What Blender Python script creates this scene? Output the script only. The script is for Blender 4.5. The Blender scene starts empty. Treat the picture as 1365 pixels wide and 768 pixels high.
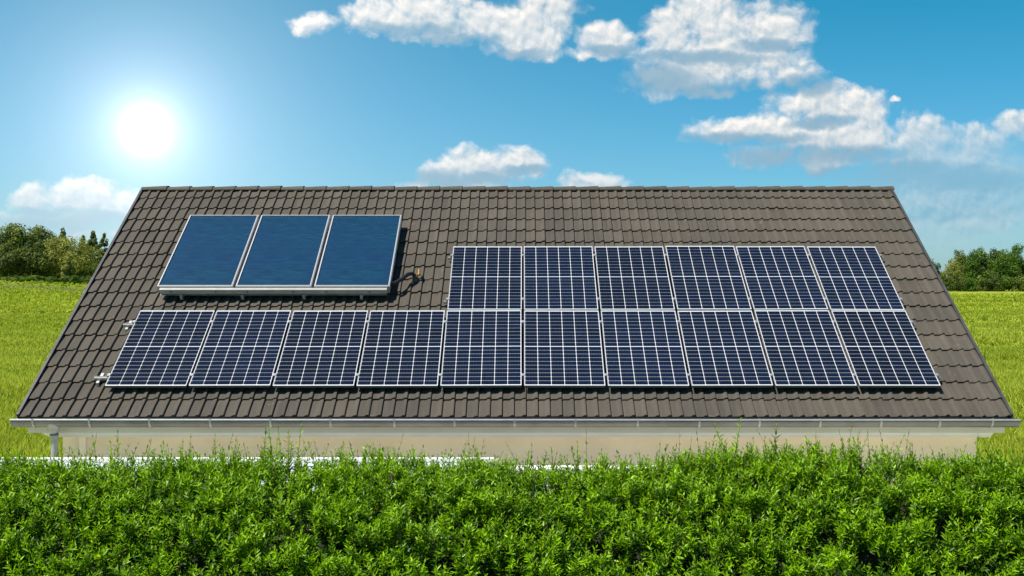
import bpy, math, random
import numpy as np
from mathutils import Vector
rad = math.radians
random.seed(7)
RNG = np.random.default_rng(11)
scene = bpy.context.scene
COL = scene.collection

# ------------------------------------------------------------------ camera
F = 1624.0            # focal length in photo pixels (1365 wide)
CAMZ = 4.3
cam_d = bpy.data.cameras.new('camera'); cam = bpy.data.objects.new('camera', cam_d); COL.objects.link(cam)
cam.location = (0, 0, CAMZ); cam.rotation_euler = (rad(90), 0, 0)
cam_d.sensor_width = 36; cam_d.lens = F / 1365 * 36
cam_d.shift_x = -14.5 / 1365; cam_d.shift_y = -14 / 1365
cam_d.clip_start = 0.1; cam_d.clip_end = 20000
scene.camera = cam

# ------------------------------------------------------------------ light
SUN = Vector((-0.42, -0.26, 0.87)).normalized()          # towards the sun that throws the shadows
SKY_STRENGTH = 0.070
sd = bpy.data.lights.new('sun', 'SUN'); sd.energy = 5.0; sd.angle = rad(0.5); sd.color = (1, 0.93, 0.80)
so = bpy.data.objects.new('sun', sd); COL.objects.link(so)
so.rotation_euler = SUN.to_track_quat('Z', 'Y').to_euler(); so.location = (-30, 10, 60)
scene.view_settings.view_transform = 'Standard'; scene.view_settings.look = 'None'
scene.view_settings.gamma = 1; scene.view_settings.exposure = 0.55
scene.view_settings.use_curve_mapping = False
scene.cycles.max_bounces = 6; scene.cycles.diffuse_bounces = 3; scene.cycles.glossy_bounces = 3
scene.cycles.transmission_bounces = 3; scene.cycles.use_adaptive_sampling = True; scene.cycles.adaptive_threshold = 0.02
scene.cycles.caustics_reflective = False; scene.cycles.caustics_refractive = False

# ------------------------------------------------------------------ node helpers
class NT:
    def __init__(s, tree): s.t = tree; s.n = tree.nodes; s.l = tree.links
    def new(s, kind, **kw):
        n = s.n.new(kind)
        for k, v in kw.items(): setattr(n, k, v)
        return n
    def put(s, sock, v):
        if isinstance(v, bpy.types.NodeSocket): s.l.new(v, sock)
        elif v is not None: sock.default_value = v
    def math(s, op, a, b=None, c=None, clamp=False):
        n = s.new('ShaderNodeMath', operation=op, use_clamp=clamp)
        for i, v in enumerate((a, b, c)): s.put(n.inputs[i], v)
        return n.outputs[0]
    def vec(s, op, a, b=None, c=None, out=0):
        n = s.new('ShaderNodeVectorMath', operation=op)
        for i, v in enumerate((a, b, c)): s.put(n.inputs[i], v)
        return n.outputs[out]
    def mix(s, f, a, b, blend='MIX'):
        n = s.new('ShaderNodeMix', data_type='RGBA', blend_type=blend)
        s.put(n.inputs[0], f); s.put(n.inputs[6], a); s.put(n.inputs[7], b)
        return n.outputs[2]
    def noise(s, v, scale, detail=3, rough=0.5, dist=0.0, lac=2.0):
        n = s.new('ShaderNodeTexNoise')
        s.put(n.inputs['Vector'], v); n.inputs['Scale'].default_value = scale
        n.inputs['Detail'].default_value = detail; n.inputs['Roughness'].default_value = rough
        n.inputs['Distortion'].default_value = dist; n.inputs['Lacunarity'].default_value = lac
        return n
    def ramp(s, f, a, b, lo=0.0, hi=1.0, smooth=True):
        n = s.new('ShaderNodeMapRange', interpolation_type='SMOOTHSTEP' if smooth else 'LINEAR')
        s.put(n.inputs[0], f)
        for i, v in enumerate((a, b, lo, hi)): s.put(n.inputs[i + 1], v)
        return n.outputs[0]

def c4(c): return (c[0], c[1], c[2], 1)

# ------------------------------------------------------------------ world: sky, sun aureole, clouds
def px(x, y): return ((x - 697) / 100.0, (370 - y) / 100.0)
world = bpy.data.worlds.new('World'); scene.world = world; world.use_nodes = True
W = NT(world.node_tree); W.n.clear()
sky = W.new('ShaderNodeTexSky', sky_type='NISHITA'); sky.sun_disc = False
sky.sun_elevation = math.asin(SUN.z); sky.sun_rotation = math.atan2(SUN.x, SUN.y)
sky.air_density = 1.0; sky.dust_density = 0.4; sky.ozone_density = 4.0; sky.altitude = 100
tc = W.new('ShaderNodeTexCoord').outputs['Generated']
sep = W.new('ShaderNodeSeparateXYZ'); W.l.new(tc, sep.inputs[0])
DX, DY, DZ = sep.outputs
ysafe = W.math('MAXIMUM', DY, 0.05)
cx = W.math('MULTIPLY', W.math('DIVIDE', DX, ysafe), F / 100)
cy = W.math('MULTIPLY', W.math('DIVIDE', DZ, ysafe), F / 100)
comb = W.new('ShaderNodeCombineXYZ'); W.l.new(cx, comb.inputs[0]); W.l.new(cy, comb.inputs[1])
P0 = comb.outputs[0]
BLOBS = [  # direction (in hundredths of a photo pixel), half width, half height, bias
 (415,32,30,15,0),(500,22,48,26,0),(570,16,66,30,0),(560,44,60,16,-.2),(640,30,52,28,0),(700,36,62,38,0),(705,68,46,16,-.1),(740,14,40,26,0),(812,54,42,24,0),(770,70,40,10,-.3),
 (892,46,36,38,0),(945,26,62,34,0),(1022,44,62,40,0),(962,78,108,38,0),(900,104,72,26,-.05),(1040,98,60,24,-.15),(930,126,60,10,-.3),
 (1092,142,66,30,0),(1148,148,40,30,0),(1000,174,88,18,0),(1080,176,104,28,0),(1140,184,60,26,-.05),(1030,208,80,16,-.15),(1110,212,90,20,-.2),
 (1228,188,50,34,-.12),(1302,188,52,28,-.12),(1255,216,92,34,-.15),(1352,168,34,20,-.2),(1192,134,10,6,-.1),
 (642,224,68,28,0),(692,216,36,22,0),(596,232,40,22,-.05),(560,246,40,10,-.3),(790,243,46,16,0),
 (50,268,44,17,-.1),(112,262,56,24,0),(152,276,44,28,-.05),(78,292,84,22,-.1),(176,266,26,20,-.2),(100,312,90,10,-.35)]
def cloud_group():
    g = bpy.data.node_groups.new('cloud_density', 'ShaderNodeTree')
    g.interface.new_socket('P', in_out='INPUT', socket_type='NodeSocketVector')
    for k in 'MN': g.interface.new_socket(k, in_out='OUTPUT', socket_type='NodeSocketFloat')
    G = NT(g); gi = G.new('NodeGroupInput'); go = G.new('NodeGroupOutput')
    p = gi.outputs[0]
    # warp the outline
    w1 = G.noise(p, 1.6, 2, 0.5).outputs['Color']
    p1 = G.vec('MULTIPLY_ADD', G.vec('SUBTRACT', w1, (.5, .5, .5)), (.34, .26, 0), p)
    w2 = G.noise(p, 5.5, 3, 0.6).outputs['Color']
    p2 = G.vec('MULTIPLY_ADD', G.vec('SUBTRACT', w2, (.5, .5, .5)), (.15, .15, 0), p1)
    acc = None
    for (x, y, rx, ry, b) in BLOBS:
        c = px(x, y); ix, iy = 100 / (rx * 1.12), 100 / (ry * 1.12)
        q = G.vec('MULTIPLY_ADD', p2, (ix, iy, 0), (-c[0] * ix, -c[1] * iy, 0))
        d = G.vec('DOT_PRODUCT', q, q, out=1)
        if b: d = G.math('ADD', d, -b * 1.3)
        if acc is None: acc = d
        else: acc = G.math('SMOOTH_MIN', acc, d, 0.35)
    m = G.math('SUBTRACT', 1.0, acc)
    m = G.math('MAXIMUM', m, -3.0)
    f1 = G.noise(p1, 2.1, 8, 0.58).outputs['Fac']
    vo = G.new('ShaderNodeTexVoronoi', feature='SMOOTH_F1'); G.l.new(p2, vo.inputs['Vector'])
    vo.inputs['Scale'].default_value = 4.2; vo.inputs['Smoothness'].default_value = 0.5
    vo.inputs['Detail'].default_value = 2.0; vo.inputs['Roughness'].default_value = 0.55
    n = G.math('MULTIPLY_ADD', G.math('SUBTRACT', f1, 0.5), 1.5, .42)
    n = G.math('MULTIPLY_ADD', G.math('SUBTRACT', 0.42, vo.outputs['Distance']), 0.62, n)
    G.l.new(m, go.inputs[0]); G.l.new(n, go.inputs[1]); return g
CG = cloud_group()
SHADE = [(545,40,70,9),(600,52,60,8),(690,74,40,7),(815,66,34,7),(930,78,90,9),(880,108,60,20),(960,122,80,12),(1075,112,40,14),(1020,60,40,8),
 (985,186,90,9),(1090,164,40,8),(1030,210,90,16),(1130,206,80,12),(1200,226,70,14),(1290,240,90,14),(1150,235,120,12),(590,240,50,12),(640,236,50,7),(700,228,40,6),(80,300,90,16),(60,282,40,7),(140,292,50,9)]
def shade_group():
    g = bpy.data.node_groups.new('cloud_base', 'ShaderNodeTree')
    g.interface.new_socket('P', in_out='INPUT', socket_type='NodeSocketVector'); g.interface.new_socket('S', in_out='OUTPUT', socket_type='NodeSocketFloat')
    G = NT(g); gi = G.new('NodeGroupInput'); go = G.new('NodeGroupOutput')
    p = G.vec('MULTIPLY_ADD', G.vec('SUBTRACT', G.noise(gi.outputs[0], 2.4, 4, 0.6).outputs['Color'], (.5, .5, .5)), (.5, .30, 0), gi.outputs[0])
    acc = None
    for (x, y, rx, ry) in SHADE:
        c = px(x, y); ix, iy = 100 / (rx * 1.25), 100 / (ry * 1.35)
        q = G.vec('MULTIPLY_ADD', p, (ix, iy, 0), (-c[0] * ix, -c[1] * iy, 0)); d = G.vec('DOT_PRODUCT', q, q, out=1)
        acc = d if acc is None else G.math('SMOOTH_MIN', acc, d, 0.3)
    G.l.new(G.ramp(acc, 1.35, .05), go.inputs[0]); return g
SG = shade_group()
def dens(p):
    n = W.new('ShaderNodeGroup'); n.node_tree = CG; W.l.new(p, n.inputs[0]); return n.outputs
mA, nA = dens(P0)
mB, nB = dens(W.vec('ADD', P0, (-.035, .075, 0)))
dA = W.math('ADD', mA, nA)
alpha = W.ramp(dA, -0.12, 0.95)
lm = W.math('MULTIPLY', W.math('SUBTRACT', mA, mB), .58)
ln_ = W.math('MULTIPLY', W.math('SUBTRACT', nA, nB), .82)
bright = W.math('ADD', W.math('ADD', lm, ln_), .62)
bright = W.ramp(bright, 0.05, 1.0, smooth=False)
low = W.ramp(cy, .3, 2.2, .55, 1.0)
shn = W.new('ShaderNodeGroup'); shn.node_tree = SG; W.l.new(P0, shn.inputs[0])
bright = W.math('MULTIPLY', bright, W.math('MULTIPLY_ADD', shn.outputs[0], -.92, 1.0))
bright = W.math('MULTIPLY', bright, low, clamp=True)
bright = W.math('MULTIPLY', bright, W.math('MULTIPLY_ADD', W.math('MULTIPLY', W.ramp(cx, 4.4, 5.6), W.ramp(cy, 2.3, 1.7)), -.22, 1.0))
cloud_col = W.mix(bright, (2.5, 4.25, 5.6, 1), (9.6, 9.3, 8.9, 1))
right_ = W.math('MULTIPLY', W.ramp(cx, 4.4, 5.6), W.ramp(cy, 2.3, 1.7))
alpha = W.math('MULTIPLY', alpha, W.math('MULTIPLY_ADD', right_, -.38, 1.0))
alpha = W.math('MULTIPLY', alpha, W.ramp(cy, .3, 2.0, .75, 1.0))
bq = W.vec('MULTIPLY_ADD', P0, (.62, 1.15, 0), (-5.75 * .62, -1.15 * 1.15, 0))      # pale bank low on the right
bd = W.math('SUBTRACT', W.math('MULTIPLY_ADD', W.noise(W.vec('MULTIPLY', P0, (.7, 2.0, 1)), 1.6, 6, .6).outputs['Fac'], 1.5, .25), W.vec('DOT_PRODUCT', bq, bq, out=1))
alpha = W.math('MAXIMUM', alpha, W.math('MULTIPLY', W.ramp(bd, -.3, 1.0), .60))
# clear sky: the simulated sky, a little deeper in the blue
tint_ = W.mix(W.ramp(DZ, 0.0, 0.21, smooth=False), (0.62, 0.94, 1.20, 1), (0.13, 0.92, 1.03, 1))
tint_ = W.mix(W.ramp(DZ, 0.24, 0.75), tint_, (0.42, 0.82, 1.04, 1))
sky_c = W.mix(1.0, sky.outputs[0], tint_, 'MULTIPLY')
# sun aureole
GLOW = Vector(((195 - 697) / F, 1, (370 - 172) / F)).normalized()
cosang = W.vec('DOT_PRODUCT', W.vec('NORMALIZE', tc), tuple(GLOW), out=1)
ang = W.math('ARCCOSINE', W.math('MINIMUM', cosang, 1.0))
def gauss(w, a):
    t = W.math('DIVIDE', ang, w); t = W.math('MULTIPLY', W.math('MULTIPLY', t, t), -1.0)
    return W.math('MULTIPLY', W.math('EXPONENT', t), a)
g_ = gauss(.010, 26.0)
for w_, a_ in ((.019, 5.5), (.031, 2.6), (.055, 2.1), (.10, 1.4), (.17, 1.1), (.36, .75)): g_ = W.math('ADD', g_, gauss(w_, a_))
glow = W.vec('SCALE', (1.0, 0.97, 0.9), None); W.l.new(g_, glow.node.inputs[3])
# light high cloud overhead, outside the picture (what the glass panes mirror)
zs = W.math('MAXIMUM', DZ, 0.2)
cb = W.new('ShaderNodeCombineXYZ'); W.l.new(W.math('DIVIDE', DX, zs), cb.inputs[0]); W.l.new(W.math('DIVIDE', DY, zs), cb.inputs[1])
hi = W.noise(cb.outputs[0], 1.7, 6, 0.55).outputs['Fac']
hi = W.math('MULTIPLY', W.ramp(hi, 0.52, 0.80, 0, 0.55), W.ramp(DZ, 0.35, 0.6))
clear = W.vec('ADD', W.mix(hi, sky_c, (7.0, 7.4, 8.0, 1)), glow)
cloudy = W.vec('ADD', cloud_col, glow)
def backg(c):
    n = W.new('ShaderNodeBackground'); W.l.new(c, n.inputs[0]); n.inputs[1].default_value = SKY_STRENGTH; return n.outputs[0]
def mixsh(f, a, b):
    n = W.new('ShaderNodeMixShader'); W.l.new(f, n.inputs[0]); W.l.new(a, n.inputs[1]); W.l.new(b, n.inputs[2]); return n.outputs[0]
sky_sh = backg(clear)
part = W.math('MULTIPLY', W.math('GREATER_THAN', DY, .6), W.math('MULTIPLY', W.math('GREATER_THAN', DZ, -.02), W.math('LESS_THAN', DZ, .32)))
out_sh = mixsh(part, sky_sh, mixsh(alpha, sky_sh, backg(cloudy)))      # cumulus stand only in this stretch of the sky
wo = W.new('ShaderNodeOutputWorld'); W.l.new(out_sh, wo.inputs[0])
world.cycles.sampling_method = 'MANUAL'; world.cycles.sample_map_resolution = 1024

# ------------------------------------------------------------------ materials
def material(name, col=(.5, .5, .5), rough=.6, metal=0.0, spec=.5, coat=0.0, var=0.0, vscale=4.0, bump=0.0, bscale=40.0, attr=None, amount=0.5, col2=None):
    m = bpy.data.materials.new(name); m.use_nodes = True
    T = NT(m.node_tree); b = T.n['Principled BSDF']
    b.inputs['Roughness'].default_value = rough; b.inputs['Metallic'].default_value = metal
    b.inputs['Specular IOR Level'].default_value = spec; b.inputs['Coat Weight'].default_value = coat
    b.inputs['Coat Roughness'].default_value = 0.03
    tcx = T.new('ShaderNodeTexCoord').outputs['Object']
    c = None
    if attr:
        a = T.new('ShaderNodeAttribute', attribute_name=attr).outputs['Fac']
        c = T.mix(a, c4(col), c4(col2))
    if var > 0:
        n = T.noise(tcx, vscale, 5, .6).outputs['Fac']
        k = T.ramp(n, .3, .7, 1 - var, 1 + var)
        g = T.new('ShaderNodeCombineColor'); [T.l.new(k, g.inputs[i]) for i in range(3)]
        c = T.mix(1.0, c if c is not None else c4(col), g.outputs[0], 'MULTIPLY')
    if c is None: b.inputs['Base Color'].default_value = c4(col)
    else: T.l.new(c, b.inputs['Base Color'])
    if bump > 0:
        n = T.noise(tcx, bscale, 4, .6).outputs['Fac']
        bn = T.new('ShaderNodeBump'); bn.inputs['Strength'].default_value = bump; bn.inputs['Distance'].default_value = 0.02
        T.l.new(n, bn.inputs['Height']); T.l.new(bn.outputs[0], b.inputs['Normal'])
    return m

def leaf_material(name, dark, light, rough=.4, trans=.35, spec=.5, tcol=None):
    m = bpy.data.materials.new(name); m.use_nodes = True
    T = NT(m.node_tree); b = T.n['Principled BSDF']
    a = T.new('ShaderNodeAttribute', attribute_name='tint').outputs['Fac']
    c = T.mix(a, c4(dark), c4(light))
    T.l.new(c, b.inputs['Base Color']); b.inputs['Roughness'].default_value = rough
    b.inputs['Specular IOR Level'].default_value = spec
    tr = T.new('ShaderNodeBsdfTranslucent')
    tcc = T.mix(1.0, c, (1.5, 1.35, .5, 1) if tcol is None else tcol, 'MULTIPLY'); T.l.new(tcc, tr.inputs[0])
    mx = T.new('ShaderNodeMixShader'); mx.inputs[0].default_value = trans
    T.l.new(b.outputs[0], mx.inputs[1]); T.l.new(tr.outputs[0], mx.inputs[2])
    T.l.new(mx.outputs[0], T.n['Material Output'].inputs[0])
    return m

def tile_material():
    m = bpy.data.materials.new('concrete_roof_tile'); m.use_nodes = True
    T = NT(m.node_tree); b = T.n['Principled BSDF']
    a = T.new('ShaderNodeAttribute', attribute_name='tint').outputs['Fac']
    o = T.new('ShaderNodeTexCoord').outputs['Object']
    c = T.mix(a, (.050, .045, .037, 1), (.092, .081, .066, 1))
    n1 = T.noise(o, 1.1, 6, .6).outputs['Fac']
    c = T.mix(T.ramp(n1, .35, .7, 0, .5), c, (.088, .073, .054, 1))
    n5 = T.noise(T.vec('MULTIPLY', o, (2.5, .5, .5)), 1.0, 5, .65).outputs['Fac']
    c = T.mix(T.ramp(n5, .48, .72, 0, .35), c, (.040, .037, .032, 1))    # damp dark patches
    n2 = T.noise(o, 22, 5, .7).outputs['Fac']
    c = T.mix(T.ramp(n2, .35, .75, 0, .35), c, (.045, .042, .039, 1))
    n3 = T.noise(o, 9, 3, .6).outputs['Fac']
    c = T.mix(T.ramp(n3, .66, .76, 0, .6), c, (.20, .13, .07, 1))      # lichen
    n4 = T.noise(T.vec('MULTIPLY', o, (14, 1.2, 1.2)), 1.0, 3, .6).outputs['Fac']
    c = T.mix(T.ramp(n4, .45, .75, 0, .22), c, (.135, .118, .094, 1))    # rain streaks
    T.l.new(c, b.inputs['Base Color'])
    b.inputs['Roughness'].default_value = .7; b.inputs['Specular IOR Level'].default_value = .25
    n = T.noise(o, 90, 4, .7).outputs['Fac']
    bn = T.new('ShaderNodeBump'); bn.inputs['Strength'].default_value = .5; bn.inputs['Distance'].default_value = .006
    T.l.new(n, bn.inputs['Height']); T.l.new(bn.outputs[0], b.inputs['Normal'])
    return m

def cell_material():
    m = bpy.data.materials.new('silicon_cell'); m.use_nodes = True
    T = NT(m.node_tree); b = T.n['Principled BSDF']
    a = T.new('ShaderNodeAttribute', attribute_name='tint').outputs['Fac']
    o = T.new('ShaderNodeTexCoord').outputs['Object']
    oi = T.new('ShaderNodeObjectInfo').outputs['Random']
    v = T.math('ADD', T.math('MULTIPLY', a, .6), T.math('MULTIPLY', oi, .5), clamp=True)
    c = T.mix(v, (.0016, .0038, .011, 1), (.0035, .0095, .032, 1))
    # fine silver bus wires along the module
    sx = T.new('ShaderNodeSeparateXYZ'); T.l.new(o, sx.inputs[0])
    w = T.math('FRACT', T.math('MULTIPLY', sx.outputs[0], 1 / 0.0335))
    ln = T.math('LESS_THAN', w, .045)
    c = T.mix(T.math('MULTIPLY', ln, .8), c, (.07, .085, .11, 1))
    T.l.new(c, b.inputs['Base Color'])
    b.inputs['Roughness'].default_value = .35; b.inputs['Specular IOR Level'].default_value = .05
    b.inputs['Coat Weight'].default_value = .26; b.inputs['Coat Roughness'].default_value = .05; b.inputs['Coat IOR'].default_value = 1.38
    return m

def collector_material():
    m = bpy.data.materials.new('collector_glass'); m.use_nodes = True
    T = NT(m.node_tree); b = T.n['Principled BSDF']
    o = T.new('ShaderNodeTexCoord').outputs['Object']
    n = T.noise(T.vec('MULTIPLY', o, (3.0, 13, 1)), 1.5, 4, .55, 1.0).outputs['Fac']
    c = T.mix(T.ramp(n, .3, .7), (.0015, .022, .050, 1), (.003, .043, .090, 1))
    n2 = T.noise(o, 1.1, 2, .5).outputs['Fac']
    c = T.mix(T.ramp(n2, .35, .7, 0, .6), c, (.003, .025, .08, 1))
    T.l.new(c, b.inputs['Base Color']); b.inputs['Metallic'].default_value = 0.0
    b.inputs['Roughness'].default_value = .3; b.inputs['Specular IOR Level'].default_value = .5
    b.inputs['Coat Weight'].default_value = .8; b.inputs['Coat Roughness'].default_value = .16; b.inputs['Coat IOR'].default_value = 1.35
    bn = T.new('ShaderNodeBump'); bn.inputs['Strength'].default_value = .14; bn.inputs['Distance'].default_value = .03
    T.l.new(n, bn.inputs['Height']); T.l.new(bn.outputs[0], b.inputs['Coat Normal'])
    return m

def field_material():
    m = bpy.data.materials.new('young_crop_field'); m.use_nodes = True
    T = NT(m.node_tree); b = T.n['Principled BSDF']
    o = T.new('ShaderNodeTexCoord').outputs['Object']
    n1 = T.noise(T.vec('MULTIPLY', o, (.35, 1, 1)), .09, 5, .6).outputs['Fac']
    c = T.mix(T.ramp(n1, .35, .65), (.23, .285, .016, 1), (.37, .40, .05, 1))
    n2 = T.noise(T.vec('MULTIPLY', o, (1, .5, 1)), 1.6, 6, .7).outputs['Fac']
    c = T.mix(T.ramp(n2, .4, .62), T.mix(.45, c, (.06, .11, .006, 1)), c)
    n3 = T.noise(T.vec('MULTIPLY', o, (2.5, .9, 1)), 5, 4, .7).outputs['Fac']
    c = T.mix(T.ramp(n3, .45, .75, 0, .5), c, (.25, .28, .03, 1))
    tr = T.new('ShaderNodeAttribute', attribute_name='tint').outputs['Fac']
    c = T.mix(tr, c, (.035, .055, .012, 1))
    T.l.new(c, b.inputs['Base Color']); b.inputs['Roughness'].default_value = .8; b.inputs['Specular IOR Level'].default_value = .15
    return m

M = dict(
 tile=tile_material(), cell=cell_material(), coll=collector_material(), field=field_material(),
 alu=material('aluminium', (.54, .55, .56), .42, .75, var=.08, vscale=9),
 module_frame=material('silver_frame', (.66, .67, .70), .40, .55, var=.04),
 backsheet=material('white_backsheet', (.66, .68, .72), .35, coat=.6),
 zinc=material('weathered_zinc', (.175, .195, .20), .38, .4, var=.18, vscale=2.2, bump=.1, bscale=60),
 zinc_pale=material('pale_zinc', (.40, .43, .44), .45, .4, var=.15, vscale=3),
 zinc_dark=material('zinc_inside', (.10, .10, .10), .5, .6, var=.2),
 render=material('cream_render', (.84, .74, .58), .9, var=.06, vscale=1.7, bump=.35, bscale=220),
 white=material('white_paint', (.88, .87, .84), .5, var=.04, vscale=3),
 fascia=material('fascia_paint', (.80, .78, .72), .55, var=.05, vscale=2),
 trim=material('pale_trim', (.86, .80, .70), .7, var=.04),
 black=material('black_rubber', (.012, .012, .013), .45, var=.2),
 brass=material('brass', (.50, .30, .10), .4, .9, var=.2),
 dark=material('dark_board', (.055, .053, .052), .6, var=.2),
 bark=material('tree_bark', (.085, .065, .045), .9, var=.3, vscale=3, bump=.5, bscale=12),
 twig=material('green_twig', (.07, .075, .02), .7, var=.2),
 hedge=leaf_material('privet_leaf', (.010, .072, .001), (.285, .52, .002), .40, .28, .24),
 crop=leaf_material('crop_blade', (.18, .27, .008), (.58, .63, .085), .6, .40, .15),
 tree_dark=leaf_material('dark_foliage', (.042, .074, .012), (.125, .165, .028), .6, .25, .2),
 tree_mid=leaf_material('mid_foliage', (.075, .120, .020), (.185, .235, .045), .6, .3, .2),
 tree_olive=leaf_material('olive_foliage', (.165, .195, .032), (.300, .325, .075), .6, .3, .2),
 tree_green=leaf_material('fresh_foliage', (.036, .090, .010), (.125, .220, .020), .6, .3, .2),
 conifer=leaf_material('needle_foliage', (.095, .125, .034), (.220, .250, .075), .7, .15, .2),
 pane=material('dull_roof_glazing', (.50, .58, .60), .25, 0, coat=.8, var=.15, vscale=1.5),
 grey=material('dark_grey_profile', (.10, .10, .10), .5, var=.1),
)

# ------------------------------------------------------------------ mesh helpers
def link_mesh(name, V, faces, mat, parent=None, smooth=False, tint=None, mats=None, fmat=None):
    me = bpy.data.meshes.new(name)
    me.from_pydata([tuple(v) for v in V], [], [tuple(f) for f in faces]); me.update()
    return _fin(name, me, mat, parent, smooth, tint, mats, fmat)
def _fin(name, me, mat, parent, smooth, tint=None, mats=None, fmat=None):
    for mm in (mats or [mat]): me.materials.append(mm)
    if fmat is not None: me.polygons.foreach_set('material_index', np.asarray(fmat, dtype=np.int32))
    if smooth: me.polygons.foreach_set('use_smooth', np.ones(len(me.polygons), dtype=bool))
    if tint is not None:
        at = me.attributes.new('tint', 'FLOAT', 'POINT'); at.data.foreach_set('value', np.asarray(tint, dtype=np.float32))
    o = bpy.data.objects.new(name, me); COL.objects.link(o)
    if parent: o.parent = parent
    return o
def tri_mesh(name, V, Tri, mat, parent=None, tint=None, smooth=False, mats=None, fmat=None):
    V = np.asarray(V, dtype=np.float32).reshape(-1, 3); Tri = np.asarray(Tri, dtype=np.int32).reshape(-1, 3)
    me = bpy.data.meshes.new(name); n = len(Tri)
    me.vertices.add(len(V)); me.vertices.foreach_set('co', V.ravel())
    me.loops.add(n * 3); me.loops.foreach_set('vertex_index', Tri.ravel())
    me.polygons.add(n); me.polygons.foreach_set('loop_start', np.arange(n, dtype=np.int32) * 3)
    me.update(calc_edges=True)
    return _fin(name, me, mat, parent, smooth, tint, mats, fmat)

class MB:
    def __init__(s): s.v = []; s.f = []; s.m = []
    def add(s, V, Fc, mi=0):
        k = len(s.v); s.v += [tuple(p) for p in V]; s.f += [tuple(i + k for i in f) for f in Fc]; s.m += [mi] * len(Fc)
    def box(s, a, b, fr=None, mi=0):
        x0, y0, z0 = a; x1, y1, z1 = b
        V = [(x0,y0,z0),(x1,y0,z0),(x1,y1,z0),(x0,y1,z0),(x0,y0,z1),(x1,y0,z1),(x1,y1,z1),(x0,y1,z1)]
        if fr: V = [fr(*p) for p in V]
        s.add(V, [(3,2,1,0),(4,5,6,7),(0,1,5,4),(1,2,6,5),(2,3,7,6),(3,0,4,7)], mi)
    def tube(s, pts, r, seg=10, cap=True, mi=0):
        pts = [Vector(p) for p in pts]; n = len(pts)
        rr = r if isinstance(r, (list, tuple)) else [r] * n
        V = []; Fc = []
        for i, p in enumerate(pts):
            d = (pts[min(i + 1, n - 1)] - pts[max(i - 1, 0)]).normalized()
            ref = Vector((0, 0, 1)) if abs(d.z) < .95 else Vector((1, 0, 0))
            a = d.cross(ref).normalized(); b = d.cross(a).normalized()
            for k in range(seg):
                t = 2 * math.pi * k / seg; V.append(p + (a * math.cos(t) + b * math.sin(t)) * rr[i])
        for i in range(n - 1):
            for k in range(seg):
                k2 = (k + 1) % seg; Fc.append((i*seg+k, i*seg+k2, (i+1)*seg+k2, (i+1)*seg+k))
        if cap: Fc.append(tuple(range(seg))); Fc.append(tuple(range((n-1)*seg, n*seg))[::-1])
        s.add(V, Fc, mi)
    def build(s, name, mat, parent=None, smooth=False, mats=None):
        return link_mesh(name, s.v, s.f, mat, parent, smooth, None, mats, s.m if mats else None)

def tag(o, label=None, cat=None, group=None, kind=None):
    if label: o['label'] = label
    if cat: o['category'] = cat
    if group: o['group'] = group
    if kind: o['kind'] = kind
    return o
def empty(name, loc=(0, 0, 0)):
    o = bpy.data.objects.new(name, None); COL.objects.link(o); o.location = loc; o.empty_display_size = .3; return o

# ------------------------------------------------------------------ ground
def sstep(a, b, x):
    t = np.clip((x - a) / (b - a), 0, 1); return t * t * (3 - 2 * t)
def ground_z(x, y):
    x = np.asarray(x, float); y = np.asarray(y, float)
    return 3.75 * sstep(15, 110, -x) * sstep(45, 250, y) + 0.05 * np.sin(x * .05) * np.sin(y * .03) * sstep(30, 80, y)
def tramline(x, y):
    """0..1 : the wheel tracks pressed into the crop"""
    t = np.zeros_like(x)
    for (side, y0, sl, w) in ((-1, 128, -.22, 8.0), (-1, 205, .10, 15.0), (-1, 88, -.1, .7), (1, 73, .10, 4.0), (1, 58, .16, 1.0), (1, 112, .04, 6.0), (1, 205, 0, 12.0)):
        yy = y0 + sl * (x * side - y0 * .38)
        k = np.exp(-((y - yy) / w) ** 2)
        t = np.maximum(t, k * (x * side > 0))
    return t
xs = np.concatenate([-np.geomspace(9000, 160, 22), np.arange(-150, 151, 3.0), np.geomspace(160, 9000, 22)])
ysl = np.concatenate([[-3000, -600, -100, -20], np.arange(0, 40, 4.0), np.arange(40, 110, .45), np.arange(110, 300, 1.2), np.geomspace(302, 14000, 40)])
gx, gy = np.meshgrid(xs, ysl)
gt = tramline(gx, gy) * (gy > 40)
gz = ground_z(gx, gy) + .40 * sstep(240, 330, gy) - .15 * gt
V = np.stack([gx, gy, gz], -1).reshape(-1, 3); nx, ny = len(xs), len(ysl)
idx = np.arange(nx * ny).reshape(ny, nx)
a, b, c, d = idx[:-1, :-1].ravel(), idx[:-1, 1:].ravel(), idx[1:, 1:].ravel(), idx[1:, :-1].ravel()
tri = np.concatenate([np.stack([a, b, c], -1), np.stack([a, c, d], -1)])
tag(tri_mesh('field', V, tri, M['field'], tint=(gt * .8).ravel(), smooth=True), kind='structure')

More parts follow.
